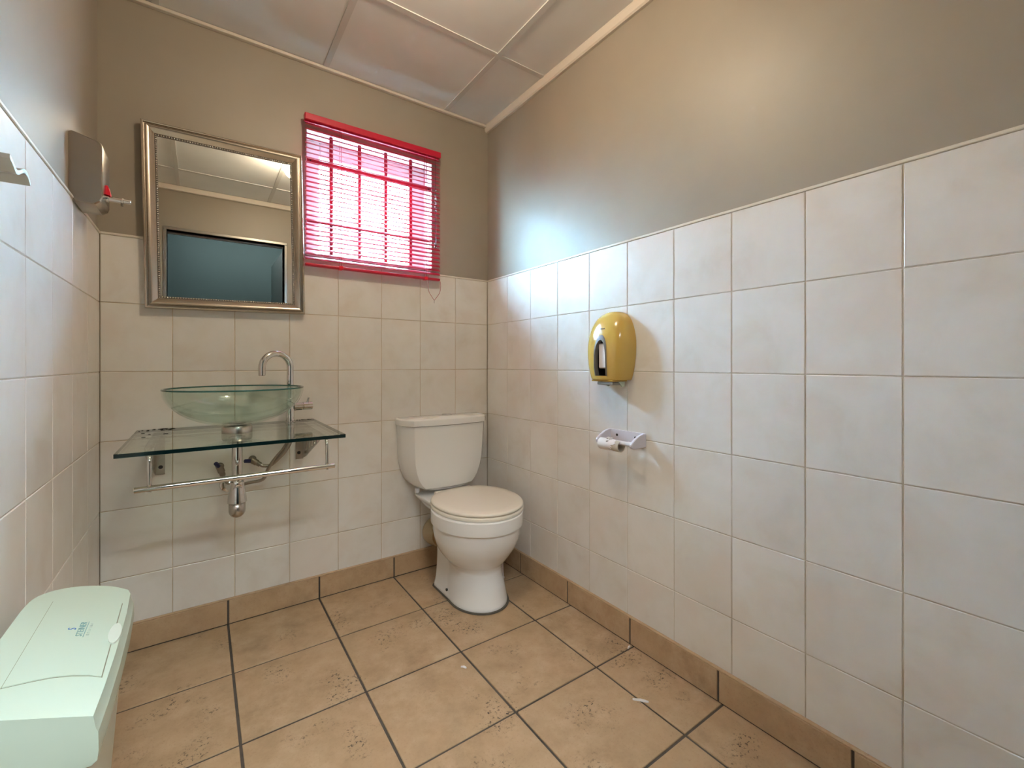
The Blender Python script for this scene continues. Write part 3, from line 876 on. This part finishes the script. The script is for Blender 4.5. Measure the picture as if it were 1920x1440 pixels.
# ------------------------------------------------------------------ toilet roll holder
ro = thing('roll_holder', 'lilac white plastic toilet roll holder on the right tiled wall', 'roll holder', (0, -1.005, .745))
ya, yb_ = -.918, -1.092
adopt(ro, obj('back_plate', bx(-.010, -.0006, yb_+.002, ya-.002, .747, .797, bev=.003, seg=2), M['lilac'], smooth=True, auto=40))
for y, s in ((ya, -1), (yb_, 1)):
    side = [(-.0006, .747), (-.0006, .797), (-.018, .796), (-.040, .790), (-.062, .780), (-.078, .769), (-.083, .760), (-.080, .750), (-.070, .746)]
    a, b = sorted((y, y+s*.011))
    bm = prism(bmesh.new(), side, 'Y', a, b)
    bmesh.ops.bevel(bm, geom=bm.edges[:], offset=.002, segments=2, affect='EDGES')
    adopt(ro, obj('side_arm', bm, M['lilac'], smooth=True, auto=40))
adopt(ro, obj('spindle', lathe(bmesh.new(), [(.006, yb_+.009), (.009, yb_+.011), (.009, yb_+.03), (.0075, yb_+.031), (.0075, ya-.009)], (-.066, 0, .761), 18, 'Y'), M['white_plastic'], smooth=True, auto=40))
for y in (-.955, -1.055):
    adopt(ro, obj('screw_hole', lathe(bmesh.new(), [(.005, -.0100), (.005, -.0108)], (0, 0, 0), 12, 'X'), M['black']))
    k = 0
for o in list(ro.children):
    if o.name.startswith('screw_hole'):
        o.data.transform(Matrix.Translation((0, (-.962, -1.050)[k], .777))); k += 1
# bare cardboard core hanging on the spindle
core = thing('cardboard_core', 'empty cardboard toilet roll core with torn paper hanging on the holder', 'cardboard tube', (-.066, -.985, .747))
cz = .747
bm = lathe(bmesh.new(), [(.0205, -.931), (.0205, -1.032), (.0190, -1.032), (.0190, -.931)], (-.066, 0, cz), 32, 'Y', cap=False)
adopt(core, obj('tube', bm, M['card'], smooth=True, auto=40))
bm = bmesh.new(); n = 40
rg = []
rr = random.Random(5)
r1 = []; r2 = []; r3 = []; r4 = []
for q in range(n):
    t = 2*math.pi*q/n
    e_ = -1.0+rr.uniform(-.010, .006)+.010*math.sin(t*2)
    cs, sn = math.cos(t), math.sin(t)
    r1.append((-.066+.0210*cs, -.9315, cz+.0210*sn)); r2.append((-.066+.0218*cs, -.935, cz+.0218*sn))
    r3.append((-.066+.0222*cs, e_, cz+.0222*sn)); r4.append((-.066+.0209*cs, e_-.001, cz+.0209*sn))
loft(bm, [r1, r2, r3, r4], caps=False)
adopt(core, obj('torn_paper', bm, M['paper'], smooth=True, auto=50))
bm = bmesh.new()
for q in range(5):
    t = rr.uniform(.4, 1.6); y = rr.uniform(-.985, -.955)
    p0 = Vector((-.066+.021*math.cos(t+1), y, cz+.021*math.sin(t+1)))
    tube(bm, [p0, p0+Vector((-.004, -.004, .004)), p0+Vector((-.003, -.012, .006))], [.003, .004, .001], 5)
adopt(core, obj('paper_shreds', bm, M['paper'], smooth=True, kind='stuff'))

# ------------------------------------------------------------------ soap dispenser on the left wall
so = thing('soap_dispenser', 'brushed steel box soap dispenser with a red push button on the left wall', 'soap dispenser', (L, -.352, 1.495))
x0, x1 = L-P+.0006, -1.556
def so_ring(y, g=0.):
    return [(x0, y, 1.530+g), (x0, y, 1.702-g), (x0+.006, y, 1.705-g), (x1-.012-g, y, 1.690-g), (x1-.003-g, y, 1.684-g), (x1-g, y, 1.672-g), (x1-g, y, 1.527+g), (x1-.004-g, y, 1.515+g), (x1-.016-g, y, 1.506+g), (x0+.012, y, 1.506+g)]
bm = loft(bmesh.new(), [so_ring(-.408, .003), so_ring(-.4055, .0008), so_ring(-.402), so_ring(-.292), so_ring(-.288, .0012), so_ring(-.284, .004)])
adopt(so, obj('body', bm, M['soap_steel'], smooth=True, auto=18))
nz_ = obj('spout', lathe(bmesh.new(), [(.0105, x1-.002), (.0105, x1+.006), (.0080, x1+.007), (.0080, x1+.034), (.0092, x1+.035), (.0092, x1+.038), (.0068, x1+.039), (.0068, x1+.056), (.005, x1+.057)], (0, -.352, 1.543), 18, 'X'), M['chrome'], smooth=True, auto=40)
adopt(so, nz_)
o = obj('nozzle_drip', lathe(bmesh.new(), [(.003, -.010), (.0035, -.001), (.003, 0)], (x1+.036, -.352, 1.537), 10), M['dark_grey']); adopt(so, o); o.parent = nz_
pb = prism(bmesh.new(), [(x1-.001, 1.553), (x1-.001, 1.578), (x1+.004, 1.580), (x1+.007, 1.574), (x1+.011, 1.556), (x1+.010, 1.551)], 'Y', -.363, -.341)
adopt(so, obj('push_button', pb, M['red_plastic']))

# wavy steel plate sticking out of the left wall at the edge of the photo
st = thing('towel_holder', 'wavy folded stainless steel holder plate jutting from the left tiled wall at the photo edge', 'holder', (L, -1.265, 1.300))
mid = smoothpath([(-1.310, 1.312), (-1.302, 1.309), (-1.294, 1.305), (-1.284, 1.300), (-1.276, 1.301), (-1.266, 1.3065), (-1.252, 1.3115), (-1.241, 1.3115), (-1.233, 1.308), (-1.224, 1.302)][0:0] or [(0, -1.308, 1.311), (0, -1.296, 1.306), (0, -1.285, 1.3005), (0, -1.275, 1.3020), (0, -1.262, 1.3085), (0, -1.250, 1.3125), (0, -1.238, 1.3110), (0, -1.226, 1.3030)], 4)
poly = [(p.y, p.z+.0028) for p in mid]+[(p.y, p.z-.0028) for p in reversed(mid)]
adopt(st, obj('folded_plate', prism(bmesh.new(), poly, 'X', L+.004, -1.521), M['soap_steel'], smooth=True, auto=40))
adopt(st, obj('wall_plate', bx(L+.0004, L+.005, -1.325, -1.21, 1.275, 1.345, bev=.001), M['steel']))
for y in (-1.312, -1.224):
    adopt(st, obj('screw', lathe(bmesh.new(), [(.004, L+.005), (.0045, L+.007), (.002, L+.0085)], (0, y, 1.332), 12, 'X'), M['chrome'], smooth=True))

# ------------------------------------------------------------------ sanitary bin
bi = thing('sanitary_bin', 'cream plastic sanitary bin with a printed sloping lid on the floor by the left wall', 'bin', (-1.53, -1.05, 0))
def bin_ring(z, xr, xl, y0, y1, r=.03, n=6):
    out = []
    for cx_, cy_, a0 in ((xr-r, y1-r, 0), (xl+.03, y1-.03, 90), (xl+.012, y0+.012, 180), (xr-r, y0+r, 270)):
        rad = {0: r, 90: .03, 180: .012, 270: r}[a0]
        for k in range(n+1):
            t = math.radians(a0+90*k/n)
            out.append((cx_+rad*math.cos(t), cy_+rad*math.sin(t), z))
    return out
bxl = -1.590
bm = loft(bmesh.new(), [bin_ring(.001, -1.492, bxl, -1.19, -.905), bin_ring(.02, -1.490, bxl, -1.195, -.90), bin_ring(.25, -1.474, bxl, -1.225, -.872), bin_ring(.44, -1.461, bxl, -1.246, -.850), bin_ring(.478, -1.459, bxl, -1.249, -.846), bin_ring(.490, -1.459, bxl, -1.25, -.846)])
adopt(bi, obj('body', bm, M['bin_side'], smooth=True, auto=50))
LZ = lambda x: .55+(-1.45-x)*.35
# lid outline (plan), sloping down from the wall to the room
fine = [(p.x, p.y) for p in smoothpath([(-1.593, -.955, 0), (-1.588, -.900, 0), (-1.569, -.862, 0), (-1.542, -.838, 0), (-1.511, -.827, 0), (-1.480, -.828, 0), (-1.456, -.841, 0)], 4)]
plan = [(-1.590, -1.262), (-1.593, -1.15)] + fine + [(-1.4505, -.86), (-1.447, -.953), (-1.446, -1.10), (-1.4475, -1.20), (-1.450, -1.2695), (-1.49, -1.2665), (-1.54, -1.264)]
cxm = -1.52; cym = -1.05
def lid_loop(z=None, g=0., dz=0., skirt=None):
    out = []
    for x, y in plan:
        gx = x+(g if x > cxm else -g*.2); gy = y+(g*.6 if y > cym else -g*.25)
        out.append((gx, gy, LZ(x)+dz if skirt is None else skirt))
    return out
secs = [lid_loop(skirt=.480, g=-.002), lid_loop(skirt=.486, g=.0045), lid_loop(skirt=.500, g=.0060), lid_loop(dz=-.024, g=.0055), lid_loop(dz=-.018, g=.0030), lid_loop(dz=-.0015, g=.0003), lid_loop()]
lid_o = obj('lid', loft(bmesh.new(), secs), M['bin'], smooth=True, auto=20); adopt(bi, lid_o)
def on_lid(poly, z0, z1, bm=None):
    bm = bm or bmesh.new()
    return loft(bm, [[(x, y, LZ(x)+z0) for x, y in poly], [(x, y, LZ(x)+z1) for x, y in poly]])
far = [(-1.559, -.911), (-1.543, -.901), (-1.525, -.8945), (-1.507, -.892), (-1.489, -.8935), (-1.472, -.901), (-1.4585, -.911)]
near = [(-1.4545, -1.174), (-1.470, -1.1685), (-1.489, -1.167), (-1.510, -1.170), (-1.530, -1.178), (-1.557, -1.192)]
flap_poly = far+near
gp = [(cxm+.013+(x-cxm-.013)*1.022, cym+(y-cym)*1.008) for x, y in flap_poly]
o = obj('flap_seam', on_lid(gp, -.002, .0003), M['groove']); adopt(bi, o); o.parent = lid_o
flap = obj('flap', on_lid(flap_poly, -.002, .0016), M['bin']); adopt(bi, flap); flap.parent = lid_o
tabp = [(-1.4545+.0085*math.cos(t), -1.037+.037*math.sin(t)) for t in [2*math.pi*k/20 for k in range(20)]]
o = obj('thumb_tab', on_lid(tabp, -.006, .0030), M['bin_tab']); adopt(bi, o); o.parent = lid_o
def text(name, body, size, loc, mat, space=1.0, sx=1.0):
    cu = bpy.data.curves.new(name, 'FONT'); cu.body = body; cu.size = size
    cu.align_x = 'CENTER'; cu.align_y = 'CENTER'; cu.extrude = .0002; cu.space_character = space
    t = bpy.data.objects.new(name, cu); COL.objects.link(t)
    bpy.context.view_layer.update()
    me = bpy.data.meshes.new_from_object(t.evaluated_get(bpy.context.evaluated_depsgraph_get()))
    bpy.data.objects.remove(t)
    me.transform(Matrix.Translation((loc[0], loc[1], LZ(loc[0])+.0018)) @ Matrix.Rotation(math.atan(.35), 4, 'Y') @ Matrix.Rotation(math.pi/2, 4, 'Z') @ Matrix.Diagonal((sx, 1, 1, 1)))
    o = bpy.data.objects.new(name, me); COL.objects.link(o); me.materials.clear(); me.materials.append(mat)
    adopt(bi, o); o.parent = lid_o
    return o
text('logo', 'S', .016, (-1.5135, -1.021, 0), M['ink_blue'])
text('lettering', 'STEINER', .0125, (-1.5015, -1.021, 0), M['ink_teal'], 1.05, 1.08)
text('small_lettering', 'HYGIENE', .0060, (-1.4905, -1.022, 0), M['ink_pale'], 1.9, 1.1)
o = obj('underline', on_lid([(-1.4960, -1.050), (-1.4952, -1.050), (-1.4952, -.993), (-1.4960, -.993)], .0015, .0019), M['ink_teal']); adopt(bi, o); o.parent = lid_o

# ------------------------------------------------------------------ litter on the floor
def scrap(x, y, ang, l, w, label):
    bm = bmesh.new()
    d_ = Vector((math.cos(ang), math.sin(ang), 0)); nrm = Vector((-d_.y, d_.x, 0))
    r_ = []
    for k in range(5):
        s = -1+k*.5
        ww = w*(.5+.5*(1-abs(s)))*(1+.3*math.sin(5*s))
        c = Vector((x, y, .0016+.0012*math.cos(3*s)))+d_*l*s
        r_.append([c-nrm*ww+Vector((0, 0, -.0012)), c+nrm*ww+Vector((0, 0, -.0012)), c+nrm*ww*.6+Vector((0, 0, w*.5)), c-nrm*ww*.6+Vector((0, 0, w*.7))])
    loft(bm, r_)
    tag(obj('paper_scrap', bm, M['paper'], smooth=False), label, 'paper scrap', 'paper scraps on the floor')
scrap(-.581, -.778, -.9, .010, .0045, 'tiny white paper scrap on the floor in front of the toilet')
scrap(-.204, -1.229, -.85, .024, .005, 'long thin white paper scrap on the floor near the right wall')
scrap(-.028, -1.035, .3, .009, .004, 'crumpled white paper scrap in the floor joint at the right skirting')

# ------------------------------------------------------------------ ceiling lamp and an added fill panel
LX, LY = -.83, -1.10
la = thing('ceiling_light', 'round warm opal ceiling light in the middle of the grid ceiling', 'ceiling light', (LX, LY, H-.003))
adopt(la, obj('lamp_base', lathe(bmesh.new(), [(.052, H-.0036), (.054, H-.010), (.045, H-.022), (.033, H-.030), (.033, H-.034)], (LX, LY, 0), 32), M['white_plastic'], smooth=True, auto=40))
gl = [(.030, H-.030)] + [(.052*math.cos(t), H-.072-.052*math.sin(t)) for t in [-math.pi*.29+math.pi*.79*k/14 for k in range(14)]] + [(.002, H-.124)]
adopt(la, obj('lamp_globe', lathe(bmesh.new(), gl, (LX, LY, 0), 32), M['lamp_glass'], smooth=True))
lb = thing('passage_fill_panel', 'unseen flat fill light panel added on the ceiling of the passage outside the door', 'ceiling light', (-.95, -2.72, 2.4995))  # added out of view to brighten the lower back of the room
adopt(lb, obj('fill_panel_frame', bx(-1.57, -.33, -3.00, -2.44, 2.47, 2.4995, bev=.003), M['white_plastic']))
adopt(lb, obj('fill_diffuser', bx(-1.55, -.35, -2.98, -2.46, 2.466, 2.4695), M['fill_glow']))
